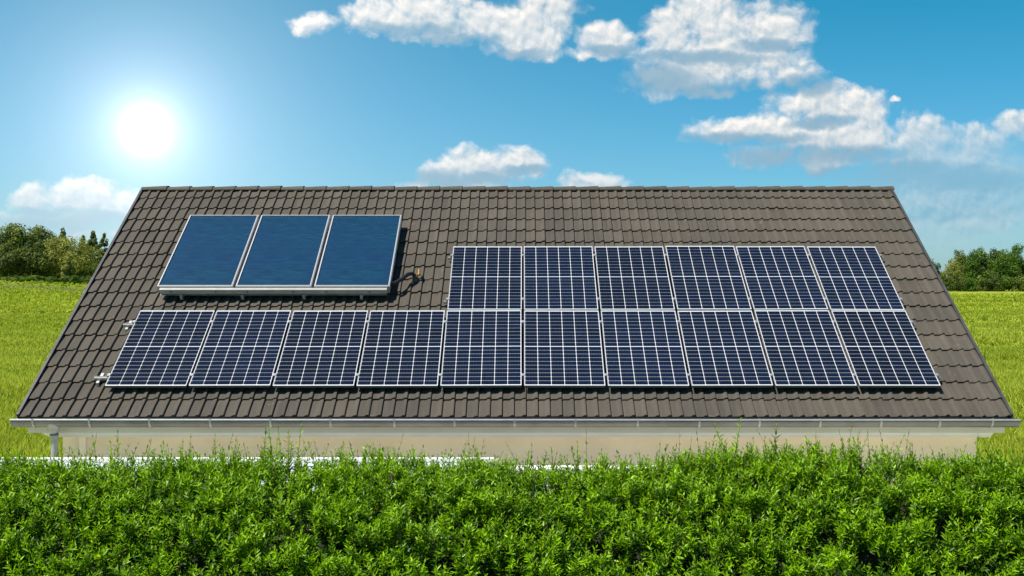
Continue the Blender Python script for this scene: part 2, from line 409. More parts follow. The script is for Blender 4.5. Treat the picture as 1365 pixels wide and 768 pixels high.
# standing crop, blade by blade where it is near enough to read
def crop(n, x0px, x1px):
    h1 = n // 2; dep = np.concatenate([np.exp(RNG.uniform(math.log(24), math.log(140), h1)), 1 / RNG.uniform(1 / 300, 1 / 40, n - h1)])
    x = (RNG.uniform(x0px, x1px, n) - 697) / F * dep
    ok = (np.abs(x) > 6.8) | (dep > 28); x, dep = x[ok], dep[ok]; n = len(x)          # none inside the house
    band = .5 * np.sin(dep * .21 + x * .05 + 2 * np.sin(x * .07)) + .5 * np.sin(dep * .083 - x * .03 + 1.0)
    patch = .8 * band + np.sin(x * .9 + dep * .35) * np.sin(x * .31 - dep * .5 + 1.3) + .6 * np.sin(x * .17 + dep * .11)
    h = RNG.uniform(.42, .66, n) * (1 + .10 * patch)
    t = tramline(x, dep); keep = RNG.random(n) > t * .75; h = h * (1 - .6 * t)
    x, dep, h, patch = x[keep], dep[keep], h[keep], patch[keep]; n = len(x)
    z = ground_z(x, dep)
    Vs = []; tint = []
    for k in range(3):
        az = RNG.uniform(0, 2 * math.pi, n); lean = RNG.uniform(.05, .30, n); wd = (.007 + .00034 * dep) * RNG.uniform(.7, 1.4, n)
        ox, oy = RNG.normal(0, .05, n) * np.minimum(dep, 60) / 30, RNG.normal(0, .05, n)
        bx, by = x + ox, dep + oy
        dx, dy = np.cos(az) * lean, np.sin(az) * lean
        fx = RNG.uniform(-1, 1, n); fy = RNG.uniform(-.5, .5, n)
        b0 = np.stack([bx - wd, by, z], -1); b1 = np.stack([bx + wd, by, z], -1)
        m0 = np.stack([bx - wd * .9 + dx * .4, by + dy * .4 + wd * fx, z + h * .62], -1); m1 = np.stack([bx + wd * .9 + dx * .4, by + dy * .4 - wd * fx, z + h * .62], -1)
        tp = np.stack([bx + dx * 1.1, by + dy * 1.1, z + h * (1 - lean * .4)], -1)
        Vs.append(np.stack([b0, b1, m0, m1, tp], 1))
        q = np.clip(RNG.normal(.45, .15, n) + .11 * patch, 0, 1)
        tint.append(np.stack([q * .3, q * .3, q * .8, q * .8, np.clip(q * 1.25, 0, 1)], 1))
    V = np.concatenate(Vs).reshape(-1, 3); tint = np.concatenate(tint).ravel()
    k = np.arange(len(V) // 5)[:, None, None] * 5
    T = (k + np.array([[0, 1, 3], [0, 3, 2], [2, 3, 4]])[None]).reshape(-1, 3)
    return V, T, tint
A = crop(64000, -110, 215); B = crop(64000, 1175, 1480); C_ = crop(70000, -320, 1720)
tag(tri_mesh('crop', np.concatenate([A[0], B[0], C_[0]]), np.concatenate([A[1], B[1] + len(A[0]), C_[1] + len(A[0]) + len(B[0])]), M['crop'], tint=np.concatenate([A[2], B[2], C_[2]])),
    'standing yellow green cereal crop covering the field behind the house', 'crop', kind='stuff')

# ------------------------------------------------------------------ house
TH = math.atan2(3.147, 4.93); CT, ST = math.cos(TH), math.sin(TH)
EY, EZ, SLOPE = 14.9, 2.594, 5.85
UL, UR = -6.15, 5.955
def R(u, v, n): return (u, EY + v * CT - n * ST, EZ + v * ST + n * CT)
RY, RZ = EY + SLOPE * CT, EZ + SLOPE * ST
house = empty('house', (0, 20, 0)); tag(house, 'cream rendered house with brown grey tiled pitched roof, white eaves and zinc gutter', 'house')
HO = Vector((0, 20, 0))
def hp(o):            # child given in world coordinates
    o.parent = house; o.matrix_parent_inverse.identity(); o.location = -HO; return o

# walls: closed prism with gables
WU0, WU1, WY0, WY1 = -5.80, 5.72, 15.36, 2 * RY - 15.36
def roof_under(y): return EZ - .16 + (min(y, 2 * RY - y) - EY) * math.tan(TH)
V = []; sec = [(WY0, 0), (WY0, roof_under(WY0)), (RY, roof_under(RY)), (WY1, roof_under(WY0)), (WY1, 0)]
for u in (WU0, WU1): V += [(u, y, z) for y, z in sec]
Fc = [(0, 1, 2, 3, 4), (9, 8, 7, 6, 5)] + [(i, i + 5, (i + 1) % 5 + 5, (i + 1) % 5) for i in range(5)]
hp(link_mesh('wall', V, Fc, M['render']))
mb = MB(); mb.box((-5.585, WY0 - .03, 0), (-5.505, WY0 - .002, 2.44)); hp(mb.build('corner_trim', M['trim']))

# tiles
prof_p = [0, .03, .10, .35, .52, .62, .72, .84, .92, .955, .985]
RH = .023
def prof(p):
    if p < .07: return -.006 * (1 - p / .07)
    if p < .50: return 0.0
    if p < .74: return RH * (0.5 - .5 * math.cos((p - .50) / .24 * math.pi))
    if p < .93: return RH + .002 * math.sin((p - .74) / .19 * math.pi)
    return (RH + .007) * (0.5 + .5 * math.cos(min(1, (p - .93) / .05) * math.pi)) - .007
NCOL, NROW = 41, 17
TW = (UR - UL) / NCOL; GAUGE = (SLOPE + .03) / NROW
ts = [(.5 * k + .5 * p, prof(p)) for k in range(2) for p in prof_p] + [(.997, -.007)]
V = []; Fc = []; tint = []
for r_ in range(NROW):
    for c_ in range(NCOL):
        u0 = UL + c_ * TW; v0 = -.03 + r_ * GAUGE + random.gauss(0, .0035); jn = random.gauss(0, .0022); tl = random.gauss(0, .0018)
        v1 = v0 + GAUGE + (.05 if r_ < NROW - 1 else -.01); k = len(V); tv = min(1, max(0, random.gauss(.45, .2)))
        for (t, h) in ts:
            u = u0 + t * TW; e = tl * (t - .5) * 2
            V.append(R(u, v0 + .004, .012 + h + jn + e)); V.append(R(u, v0, .030 + h + jn + e))
            V.append(R(u, v0 + .010, .034 + h + jn + e)); V.append(R(u, v0 + GAUGE * .5, .027 + h + jn * .5)); V.append(R(u, v1, .005 + h))
            tint += [tv] * 5
        for i in range(len(ts) - 1):
            for j in range(4):
                p = k + i * 5 + j; Fc.append((p, p + 5, p + 6, p + 1))
roof = hp(link_mesh('roof', V, Fc, M['tile'], smooth=False, tint=tint))
roof['label'] = 'brown grey interlocking roof tiles with two rolls each'
mb = MB()  # underlay slab and rear slope
for (d0) in (0,):
    mb.add([R(UL + .01, 0.02, -.10), R(UR - .01, 0.02, -.10), R(UR - .01, SLOPE - .02, -.10), R(UL + .01, SLOPE - .02, -.10),
            R(UL + .01, 0.02, -.004), R(UR - .01, 0.02, -.004), R(UR - .01, SLOPE - .02, -.004), R(UL + .01, SLOPE - .02, -.004)],
           [(3,2,1,0),(4,5,6,7),(0,1,5,4),(1,2,6,5),(2,3,7,6),(3,0,4,7)])
    mir = lambda p: (p[0], 2 * RY - p[1] + .02, p[2])
    mb.add([mir(R(UL, 0, -.10)), mir(R(UR, 0, -.10)), mir(R(UR, SLOPE, -.10)), mir(R(UL, SLOPE, -.10)),
            mir(R(UL, 0, .03)), mir(R(UR, 0, .03)), mir(R(UR, SLOPE, .03)), mir(R(UL, SLOPE, .03))],
           [(0,1,2,3),(7,6,5,4),(4,5,1,0),(5,6,2,1),(6,7,3,2),(7,4,0,3)])
o = mb.build('roof_deck', M['dark'], roof)
# ridge caps
V = []; Fc = []; tint = []; NR = 33; L = (UR - UL + .03) / NR; SEG = 10
for i in range(NR):
    ua = UL - .015 + i * L; ub = ua + L + .035; k = len(V); ra, rb = .128, .112
    if i % 1 == 0: ra, rb = .104, .124
    jz = random.gauss(0, .003); tv = min(1, max(0, random.gauss(.5, .2)))
    for (u, rr_) in ((ua, ra - .02), (ua, ra), (ub, rb), (ub, rb - .022)):
        for s_ in range(SEG + 1):
            t = math.pi * (s_ / SEG) * 1.06 - math.pi * .03
            V.append((u, RY + math.cos(t) * (rr_ + .030), RZ - .022 + jz + math.sin(t) * (rr_ - .052))); tint.append(tv)
    for j in range(3):
        for s_ in range(SEG):
            p = k + j * (SEG + 1) + s_; Fc.append((p, p + 1, p + SEG + 2, p + SEG + 1))
o = link_mesh('ridge', V, Fc, M['tile'], roof, tint=tint)
# verge flashing down both gable edges
for u, s_ in ((UL, -1), (UR, 1)):
    mb = MB(); a_, b_ = (u - .028, u - .002) if s_ < 0 else (u + .002, u + .028)
    mb.box((a_, -.02, -.14), (b_, SLOPE - .04, .052), R); o = mb.build('verge_board', M['dark'], roof)
    mb = MB(); mb.box((a_ - .004, -.02, .0535), (b_ + .004, SLOPE - .04, .059), R); mb.build('flashing', M['zinc_dark'], o)
# eaves box
mb = MB(); mb.box((UL + .06, EY + .085, EZ - .205), (UR - .03, EY + .115, EZ - .01)); hp(mb.build('fascia', M['fascia']))
mb = MB()
V = [(WU0 - .03, EY + .12, EZ - .262), (WU1 + .03, EY + .12, EZ - .262), (WU1 + .02, WY0 + .02, EZ - .31), (WU0 - .02, WY0 + .02, EZ - .31),
     (UL + .10, EY + .12, EZ - .152), (UR - .08, EY + .12, EZ - .152), (UR - .08, WY0 + .02, EZ - .152), (UL + .10, WY0 + .02, EZ - .152)]
mb.add(V, [(3,2,1,0),(4,5,6,7),(0,1,5,4),(1,2,6,5),(2,3,7,6),(3,0,4,7)]); hp(mb.build('soffit', M['white']))
# gutter
GY, GZ, GR = EY - .075, EZ - .018, .099
GU0, GU1 = UL - .05, UR + .06
def gutter_ring(r): return [(GY + math.cos(t) * r, GZ - math.sin(t) * r) for t in np.linspace(0, math.pi, 15)]
V = []; Fc = []
for u in (GU0, GU1):
    V += [(u, y, z) for y, z in gutter_ring(GR)] + [(u, y, z) for y, z in gutter_ring(GR - .006)]
for i in range(14):
    Fc.append((i, i + 1, 31 + i, 30 + i)); Fc.append((15 + i + 1, 15 + i, 45 + i, 46 + i))
Fc += [(0, 30, 45, 15), (14, 29, 59, 44)]
gut = hp(link_mesh('gutter', V, Fc, M['zinc'], smooth=True)); gut['label'] = 'half round zinc gutter along the eave'
mb = MB(); mb.tube([(GU0, GY - GR, GZ + .004), (GU1, GY - GR, GZ + .004)], .0105, 10); mb.build('bead', M['alu'], gut)
for u in (GU0, GU1):
    rg = gutter_ring(GR - .001); Vc = [(u, y, z) for y, z in rg] + [(u + .004, y, z) for y, z in rg]
    link_mesh('end_cap', Vc, [tuple(range(15)), tuple(range(15, 30))[::-1]] + [(i, i + 15, i + 16, i + 1) for i in range(14)], M['zinc'], gut)
for xp in (45, 120, 200, 281, 361, 441, 526, 606, 686, 767, 850, 932, 1012, 1093, 1174, 1252, 1322):
    u = (xp - 697) / 110.0; Vb = []; Fb = []
    for du in (-.012, .012): Vb += [(u + du, y, z) for y, z in gutter_ring(GR + .006)] + [(u + du, y, z) for y, z in gutter_ring(GR + .0005)]
    for i in range(14):
        Fb += [(i, i + 1, 31 + i, 30 + i), (i + 1, i, 15 + i, 16 + i), (30 + i, 31 + i, 46 + i, 45 + i)]
    mbk = MB(); mbk.add(Vb, Fb); mbk.box((u - .012, GY - GR - .013, GZ - .01), (u + .012, GY - GR + .012, GZ + .0165)); mbk.build('bracket', M['zinc_pale'], gut)
# downpipe with funnel
u = -5.71; mb = MB()
mb.tube([(u, GY, GZ - .05), (u, GY, GZ - .11), (u, GY + .01, GZ - .155), (u, GY + .02, GZ - .18)], [.088, .078, .054, .047], 16)
mb.tube([(u, GY + .02, GZ - .17), (u, GY + .022, GZ - .25), (u, GY + .03, GZ - .5), (u, GY + .03, .02)], .043, 14)
mb.tube([(u, GY + .016, GZ - .185), (u, GY + .022, GZ - .205)], .053, 14)
hp(mb.build('downpipe', M['zinc_pale'], smooth=True))

# ------------------------------------------------------------------ solar modules
PITCH, MW = 1.0465, 1.014
ML = 1.672; VB0 = .447; VB1 = VB0 + ML + .022
NB, NTOP = .105, .140
t_ = .007
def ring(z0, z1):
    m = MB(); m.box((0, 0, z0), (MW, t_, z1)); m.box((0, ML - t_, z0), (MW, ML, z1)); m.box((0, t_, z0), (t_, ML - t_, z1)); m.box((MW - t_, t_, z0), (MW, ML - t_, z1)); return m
def module_meshes():
    root = empty('solar_module'); root.rotation_euler = (TH, 0, 0)
    ring(0, .0285).build('frame', M['grey'], root); ring(.0288, .035).build('frame_lip', M['module_frame'], root)  # one silver frame; shade of its sides put into the dark grey body
    mb = MB(); mb.box((t_, t_, .022), (MW - t_, ML - t_, .0305)); mb.build('backsheet', M['backsheet'], root)
    V = []; Fc = []; tint = []; mx_, gap, mid = .012, .0068, .017
    cw = (MW - 2 * mx_ - 5 * gap) / 6; g2 = .0072
    chh = (ML - 2 * .024 - mid - 18 * g2) / 20
    for r_ in range(20):
        for c_ in range(6):
            x0 = mx_ + c_ * (cw + gap); y0 = .024 + r_ * (chh + g2) + ((mid - g2) if r_ >= 10 else 0)
            k = len(V); e = .006; z = .0335
            V += [(x0 + e, y0, z), (x0 + cw - e, y0, z), (x0 + cw, y0 + e, z), (x0 + cw, y0 + chh - e, z), (x0 + cw - e, y0 + chh, z), (x0 + e, y0 + chh, z), (x0, y0 + chh - e, z), (x0, y0 + e, z)]
            Fc.append(tuple(range(k, k + 8))); tint += [random.random()] * 8
    link_mesh('cells', V, Fc, M['cell'], root, tint=tint)
    return root
proto = module_meshes()
ORD = ['first', 'second', 'third', 'fourth', 'fifth', 'sixth', 'seventh', 'eighth', 'ninth', 'tenth']
jobs = [(i, 0) for i in range(10)] + [(i, 1) for i in range(4, 10)]
for n_, (i, row) in enumerate(jobs):
    if n_ == 0: m_ = proto
    else:
        m_ = proto.copy(); COL.objects.link(m_)
        for ch in list(proto.children):
            q = ch.copy(); COL.objects.link(q); q.parent = m_
    m_.location = R(-5 * PITCH + i * PITCH + .016, VB0 if row == 0 else VB1, NB + random.gauss(0, .0015))
    m_.rotation_euler = (TH + random.gauss(0, .0015), random.gauss(0, .002), 0)
    if row == 0:
        lab = ('leftmost dark blue solar module of the long lower row, beside the bare rail ends' if i == 0 else
               'rightmost dark blue solar module of the long lower row, nearest the right verge' if i == 9 else
               f'dark blue solar module, {ORD[i]} from the left in the long lower row')
    else:
        j = i - 4
        lab = ('leftmost dark blue solar module of the short upper row' if j == 0 else
               'rightmost dark blue solar module of the short upper row' if j == 5 else
               f'dark blue solar module, {ORD[j]} from the left in the short upper row')
    tag(m_, lab, 'solar panel', 'photovoltaic modules on the roof')

# rails that carry the modules, with hooks and clamps
def rail(v, i0, i1, ext0, ext1, label):
    ua, ub = -5 * PITCH + i0 * PITCH - ext0, -5 * PITCH + i1 * PITCH + ext1
    root = empty('mounting_rail', R((ua + ub) / 2, v, .07)); root.rotation_euler = (TH, 0, 0)
    tag(root, label, 'mounting rail', 'rails under the solar modules')
    h = (ub - ua) / 2
    mb = MB(); mb.box((-h, -.02, .0), (h, .02, .012)); mb.box((-h, -.02, .0125), (h, -.014, .034)); mb.box((-h, .014, .0125), (h, .02, .034)); mb.box((-h, -.004, .0125), (h, .004, .030)); mb.build('channel', M['alu'], root)
    def hook(u):
        mb = MB(); uu = u - (ua + ub) / 2
        mb.box((uu - .018, -.075, -.014), (uu + .018, .025, -.001)); mb.box((uu - .018, -.075, -.05), (uu + .018, -.063, -.0145)); mb.box((uu - .018, -.068, -.030), (uu + .018, .16, -.022)); mb.build('roof_hook', M['alu'], root)
    k = 0
    if ext0 > .1: hook(ua + .055)
    u = ua + .9
    while u < ub - .3: hook(u); u += 1.19
    for i in range(i0, i1 + 1):
        uu = -5 * PITCH + i * PITCH - (ua + ub) / 2
        mb = MB(); w = .0135
        mb.box((uu - w, -.022, .036), (uu + w, .022, .068))
        mb.box((uu - w - .006, -.022, .0715), (uu + w + .006, .022, .0765)) if i0 < i < i1 else mb.box((uu - w - (.0 if i == i0 else .011), -.022, .0715), (uu + w + (.011 if i == i0 else 0), .022, .0765))
        mb.tube([(uu, 0, .0768), (uu, 0, .083)], .006, 8); mb.build('clamp', M['alu'], root)
rail(VB0 + .22, 0, 10, .19, .05, 'lowest aluminium mounting rail, its end standing out left of the lower module row')
rail(VB0 + 1.40, 0, 10, .15, .05, 'aluminium mounting rail with its end standing out near the upper corner of the lower row')
rail(VB1 + .26, 4, 10, .05, .05, 'aluminium mounting rail under the lower part of the short upper module row')
rail(VB1 + 1.42, 4, 10, .05, .05, 'topmost aluminium mounting rail under the upper part of the short upper module row')

# ------------------------------------------------------------------ thermal collectors
CW, CL, CPITCH, CV0, CU0 = 1.052, 2.005, 1.092, 2.573, -5.09
CN = .130; CH = .105
def collector_proto():
    root = empty('solar_collector'); root.rotation_euler = (TH, 0, 0)
    mb = MB(); b_ = .020
    mb.box((0, 0, 0), (CW, b_, CH)); mb.box((0, CL - b_, 0), (CW, CL, CH)); mb.box((0, b_, 0), (b_, CL - b_, CH)); mb.box((CW - b_, b_, 0), (CW, CL - b_, CH))
    mb.box((b_, b_, .002), (CW - b_, CL - b_, .02)); fr = mb.build('frame', M['alu'], root)
    mb = MB()
    for (a0, a1) in (((.012, .010), (CW - .012, .022)), ((.012, CL - .022), (CW - .012, CL - .010)), ((.010, .024), (.020, CL - .024)), ((CW - .020, .024), (CW - .010, CL - .024))):
        mb.box((a0[0], a0[1], CH + .001), (a1[0], a1[1], CH + .007))
    mb.build('glazing_strip', M['module_frame'], fr)
    n = 12; V = []; Fc = []
    for j in range(n + 1):
        for i in range(n + 1):
            x = b_ + (CW - 2 * b_) * i / n; y = b_ + (CL - 2 * b_) * j / n
            V.append((x, y, CH - .008))
    for j in range(n):
        for i in range(n): p = j * (n + 1) + i; Fc.append((p, p + 1, p + n + 2, p + n + 1))
    link_mesh('glass', V, Fc, M['coll'], root)
    return root
cp = collector_proto()
labs = ['leftmost blue glazed solar thermal collector, the one nearest the left verge', 'middle one of three blue glazed solar thermal collectors', 'rightmost blue glazed solar thermal collector, beside the black hose with brass end']
for i in range(3):
    c_ = cp if i == 0 else cp.copy()
    if i:
        COL.objects.link(c_)
        for ch in list(cp.children):
            q = ch.copy(); COL.objects.link(q); q.parent = c_
            for g in ch.children: gq = g.copy(); COL.objects.link(gq); gq.parent = q
    c_.location = R(CU0 + i * CPITCH, CV0, CN); tag(c_, labs[i], 'solar collector', 'thermal collectors in a row')
root = empty('collector_mount', R(CU0 + 1.6, CV0 - .03, .06)); root.rotation_euler = (TH, 0, 0)
tag(root, 'aluminium ledge rail with four brackets along the lower edge of the thermal collectors', 'mounting rail')
mb = MB(); mb.box((-1.56, -.012, .078), (1.60, .022, .150)); mb.box((-1.56, -.030, .1505), (1.60, .022, .156)); mb.box((-1.56, -.030, .0665), (1.60, .06, .0695)); mb.build('ledge', M['alu'], root)
for uu in (-1.27, -.42, .44, 1.24):
    mb = MB(); mb.box((uu - .02, -.03, -.005), (uu + .02, -.018, .066)); mb.box((uu - .02, -.0175, -.02), (uu + .02, .10, -.008)); mb.build('bracket', M['alu'], root)
for uu in (-1.40, -.78, -.34, .30, .76, 1.36):
    mb = MB(); mb.tube([(uu, -.025, .115), (uu, -.0125, .115)], .010, 8); mb.build('bolt', M['grey'], root)
# upper support rail (between collectors and tiles)
root2 = empty('collector_mount', R(CU0 + 1.6, CV0 + CL - .35, .06)); root2.rotation_euler = (TH, 0, 0)
tag(root2, 'aluminium support rail hidden under the upper end of the thermal collectors', 'mounting rail')
mb = MB(); mb.box((-1.56, -.02, .02), (1.60, .02, .09)); mb.build('ledge', M['alu'], root2)
for uu in (-1.27, 0, 1.24):
    mb = MB(); mb.box((uu - .02, -.10, -.03), (uu + .02, .10, .018)); mb.build('bracket', M['alu'], root2)
# hose on the right
ur = CU0 + 2 * CPITCH + CW
hr = empty('hose', R(ur, 2.7, .12)); tag(hr, 'black insulated hose with a brass fitting curving from the right collector into the tiles', 'hose')
o_ = Vector(hr.location)
def rel(p): return Vector(p) - o_
mb = MB(); mb.tube([rel(R(ur - .02, CV0 + .12, .20)), rel(R(ur + .06, CV0 + .14, .20)), rel(R(ur + .14, CV0 + .25, .19)), rel(R(ur + .22, CV0 + .40, .18)), rel(R(ur + .28, CV0 + .47, .15)), rel(R(ur + .31, CV0 + .48, .10))], .028, 12); mb.build('pipe', M['black'], hr, smooth=True)
mb = MB(); mb.tube([rel(R(ur + .31, CV0 + .47, .11)), rel(R(ur + .315, CV0 + .47, .03))], [.033, .06], 12); mb.build('collar', M['dark'], hr)
mb = MB(); mb.tube([rel(R(ur + .33, CV0 + .48, .12)), rel(R(ur + .39, CV0 + .50, .13))], .020, 8); mb.tube([rel(R(ur + .37, CV0 + .46, .13)), rel(R(ur + .37, CV0 + .57, .15))], .017, 8); mb.build('fitting', M['brass'], hr)
# air vent fitting top left
hv = empty('air_vent', R(-4.98, CV0 + CL + .05, .09)); tag(hv, 'small dark vent fitting above the top left corner of the collectors', 'vent'); o_ = Vector(hv.location)
mb = MB(); mb.tube([rel(R(-5.06, CV0 + CL + .06, .10)), rel(R(-4.90, CV0 + CL + .06, .10))], .028, 10); mb.build('pipe', M['black'], hv, smooth=True)
mb = MB(); mb.tube([rel(R(-4.90, CV0 + CL + .06, .09)), rel(R(-4.86, CV0 + CL + .08, .19))], .026, 10); mb.build('valve', M['grey'], hv, smooth=True)

pm = material('bounce_paving', (.62, .56, .47), .85, var=.12, vscale=3)
mb = MB(); mb.box((-8.5, 9.7, .01), (8.5, 15.355, .06)); tag(mb.build('patio', pm), kind='structure')  # unseen paving, added pale to bounce warm light onto the house wall

# ------------------------------------------------------------------ low things between house and hedge
can = empty('patio_canopy', (-4, 12.2, 0)); tag(can, 'low patio canopy with white edge beam and dull blue grey glazing behind the hedge', 'canopy'); o_ = Vector(can.location)
def wb(a, b): mb_.box(tuple(rel(a)), tuple(rel(b)))
mb_ = MB(); wb((-8.2, 12.48, 2.405), (-.30, 12.56, 2.446)); mb_.build('edge_beam', M['white'], can)
for i in range(8):
    a0 = -8.2 + i * .985; mb = MB()
    q = [(a0 + .02, 12.475, 2.40), (a0 + .965, 12.475, 2.40), (a0 + .965, 11.25, 2.06), (a0 + .02, 11.25, 2.06)]
    mb.add([rel(p) for p in q] + [rel((p[0], p[1], p[2] - .012)) for p in q], [(3,2,1,0),(4,5,6,7),(0,1,5,4),(1,2,6,5),(2,3,7,6),(3,0,4,7)]); mb.build('pane', M['pane'], can)
mb = MB()
q = [(-.315, 12.475, 2.415), (-.20, 12.475, 2.415), (-.20, 11.25, 2.075), (-.315, 11.25, 2.075)]
mb.add([rel(p) for p in q] + [rel((p[0], p[1], p[2] - .08)) for p in q], [(3,2,1,0),(4,5,6,7),(0,1,5,4),(1,2,6,5),(2,3,7,6),(3,0,4,7)]); mb.build('end_profile', M['grey'], can)
for u in (-8.1, -5.5, -2.9, -.36):
    mb_ = MB(); wb((u, 12.49, 0), (u + .07, 12.55, 2.403)); mb_.build('post', M['white'], can)
gw = empty('garden_wall', (.6, 12, 0)); tag(gw, 'short white garden wall with flat coping behind the low middle of the hedge', 'wall'); o_ = Vector(gw.location)
mb_ = MB(); wb((-.10, 11.9, 0), (1.50, 12.1, 2.395)); mb_.build('wall', M['white'], gw)
mb_ = MB(); wb((-.13, 11.87, 2.397), (1.53, 12.13, 2.43)); mb_.build('coping', M['white'], gw)

# ------------------------------------------------------------------ hedge
def leaves(pos, d, n, az, alpha, ln, wd, droop, tint):
    """pos (N,3) leaf bases; l leaf axis; nrm; returns verts, tris, tint"""
    pass
def shoots(base, d, L, K, ln, tips, rng, spread=(.55, 1.15), tw=.0016):
    N = len(base); d = d / np.linalg.norm(d, axis=1, keepdims=True)
    ref = np.where(np.abs(d[:, 2:3]) < .9, np.array([[0, 0, 1.]]), np.array([[1., 0, 0]]))
    a = np.cross(d, ref); a /= np.linalg.norm(a, axis=1, keepdims=True); b = np.cross(d, a)
    ph0 = rng.uniform(0, 6.28, N)
    bend = rng.normal(0, .12, (N, 3))
    Vs, Ts = [], []
    for k in range(K):
        t = (k // 2 + .6) / (K / 2 + .3)
        last = k >= K - 2
        p = base + d * (L * t)[:, None] + bend * (L * t * t)[:, None]
        phi = ph0 + (k % 2) * math.pi + (k // 2) * (math.pi / 2) + rng.normal(0, .25, N)
        al = rng.uniform(spread[0], spread[1], N) * (0.45 if last else 1.0)
        rd = a * np.cos(phi)[:, None] + b * np.sin(phi)[:, None]
        l = d * np.cos(al)[:, None] + rd * np.sin(al)[:, None]
        nr = d * np.sin(al)[:, None] - rd * np.cos(al)[:, None]
        sd_ = np.cross(l, nr)
        roll = rng.normal(0, .3, N)[:, None]; nr, sd_ = nr * np.cos(roll) + sd_ * np.sin(roll), sd_ * np.cos(roll) - nr * np.sin(roll)
        size = ln * rng.uniform(.75, 1.2, N) * (1.0 - .42 * t ** 2 if not last else .55)
        w = size * rng.uniform(.24, .34, N) * .5; cv = size * rng.uniform(-.02, .22, N); fo = w * rng.uniform(.15, .55, N)
        def at(s, side, up): return p + l * (size * s)[:, None] + sd_ * (w * side)[:, None] + nr * (up - cv * s * s)[:, None]
        z = np.zeros(N)
        Vv = np.stack([at(0, 0, z), at(.36, 0, z), at(.32, 1, fo), at(.32, -1, fo), at(.70, 0, z), at(.68, .72, fo * .7), at(.68, -.72, fo * .7), at(1.0, 0, z)], 1)
        Vs.append(Vv)
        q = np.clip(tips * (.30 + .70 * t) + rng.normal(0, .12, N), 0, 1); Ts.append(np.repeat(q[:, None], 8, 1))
    V = np.concatenate(Vs).reshape(-1, 3); tint = np.concatenate(Ts).ravel()
    fa = np.array([[0, 1, 2], [0, 3, 1], [1, 4, 5], [1, 5, 2], [1, 3, 6], [1, 6, 4], [4, 7, 5], [4, 6, 7]])
    T = (np.arange(len(V) // 8)[:, None, None] * 8 + fa[None]).reshape(-1, 3)
    # twigs, three sided
    S = 3; tv = []
    for j, t in enumerate((0, .5, 1.0)):
        p = base + d * (L * t)[:, None] + bend * (L * t * t)[:, None]; r = tw * (1.25 - .8 * t)
        for s_ in range(S):
            g = 2 * math.pi * s_ / S; tv.append(p + (a * math.cos(g) + b * math.sin(g)) * r)
    tv = np.stack(tv, 1)
    tf = []
    for j in range(2):
        for s_ in range(S):
            s2 = (s_ + 1) % S; tf += [[j*S+s_, j*S+s2, (j+1)*S+s2], [j*S+s_, (j+1)*S+s2, (j+1)*S+s_]]
    TT = (np.arange(N)[:, None, None] * (3 * S) + np.array(tf)[None]).reshape(-1, 3)
    return V, T, tint, tv.reshape(-1, 3), TT

def snoise(x, y, z, f, seed):
    r = np.random.default_rng(seed); s = np.zeros_like(x)
    for o in range(7):
        k = r.normal(0, 1, 3) * f * (1 + .25 * o); p = r.uniform(0, 6.28)
        s += np.sin(k[0] * x + k[1] * y + k[2] * z + p)
    return s / 2.6
# top height along the hedge (u, z)
HX = np.array([-6, -4.2, -3.9, -3.0, -2.0, -1.2, -.5, -.1, .5, .9, 1.1, 1.5, 2.0, 2.5, 2.8, 3.1, 3.4, 4.0, 6])
HZ = np.array([2.86, 2.86, 2.86, 2.86, 2.87, 2.87, 2.85, 2.83, 2.81, 2.83, 2.87, 2.915, 2.925, 2.92, 2.89, 2.85, 2.87, 2.88, 2.88])
PS = np.array([0, .55, .95, 1.35, 1.75, 2.2, 3.0])                                  # arc length from the back edge
PY = np.array([9.35, 8.85, 8.48, 8.18, 7.95, 7.80, 7.70]); PD = np.array([0, .02, .13, .36, .68, 1.10, 1.85])
def hedge_pt(u, s):
    y = np.interp(s, PS, PY); z = np.interp(u, HX, HZ) - np.interp(s, PS, PD)
    dy = np.interp(s + .05, PS, PY) - np.interp(s - .05, PS, PY); dz = -(np.interp(s + .05, PS, PD) - np.interp(s - .05, PS, PD))
    n = np.stack([np.zeros_like(u), dz, -dy], -1); n = n / (np.linalg.norm(n, axis=1, keepdims=True) + 1e-9)
    n = np.where(n[:, 2:3] < 0, -n, n)
    return np.stack([u, y, z], -1), n
NS = 21000
u = RNG.uniform(-4.7, 4.6, NS); s = RNG.uniform(0, 2.05, NS)
P, Nn = hedge_pt(u, s)
lump = snoise(P[:, 0], P[:, 1], P[:, 2], 7.5, 3) * .5 + snoise(P[:, 0], P[:, 1], P[:, 2], 16, 5) * .35
keep = RNG.random(NS) < np.clip(.76 + .85 * lump, .03, 1); P, Nn, lump, s = P[keep], Nn[keep], lump[keep], s[keep]; N = len(P)
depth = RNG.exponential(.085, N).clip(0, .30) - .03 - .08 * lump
base = P - Nn * (depth + .10)[:, None]
up = np.array([[0, 0, 1.]])
d = Nn * .55 + up * .75 + RNG.normal(0, .36, (N, 3))
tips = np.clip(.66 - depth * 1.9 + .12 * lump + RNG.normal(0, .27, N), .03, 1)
L = RNG.uniform(.11, .19, N)
H = empty('hedge', (0, 8.6, 0)); tag(H, 'dense green hedge with narrow glossy leaves and upright young shoots across the foreground', 'hedge')
ho = np.array([0, 8.6, 0])
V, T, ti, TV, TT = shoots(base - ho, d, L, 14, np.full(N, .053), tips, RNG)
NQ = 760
uu = RNG.uniform(-4.6, 4.6, NQ); pp, _ = hedge_pt(uu, RNG.uniform(-.0, .5, NQ)); pp[:, 2] -= .06
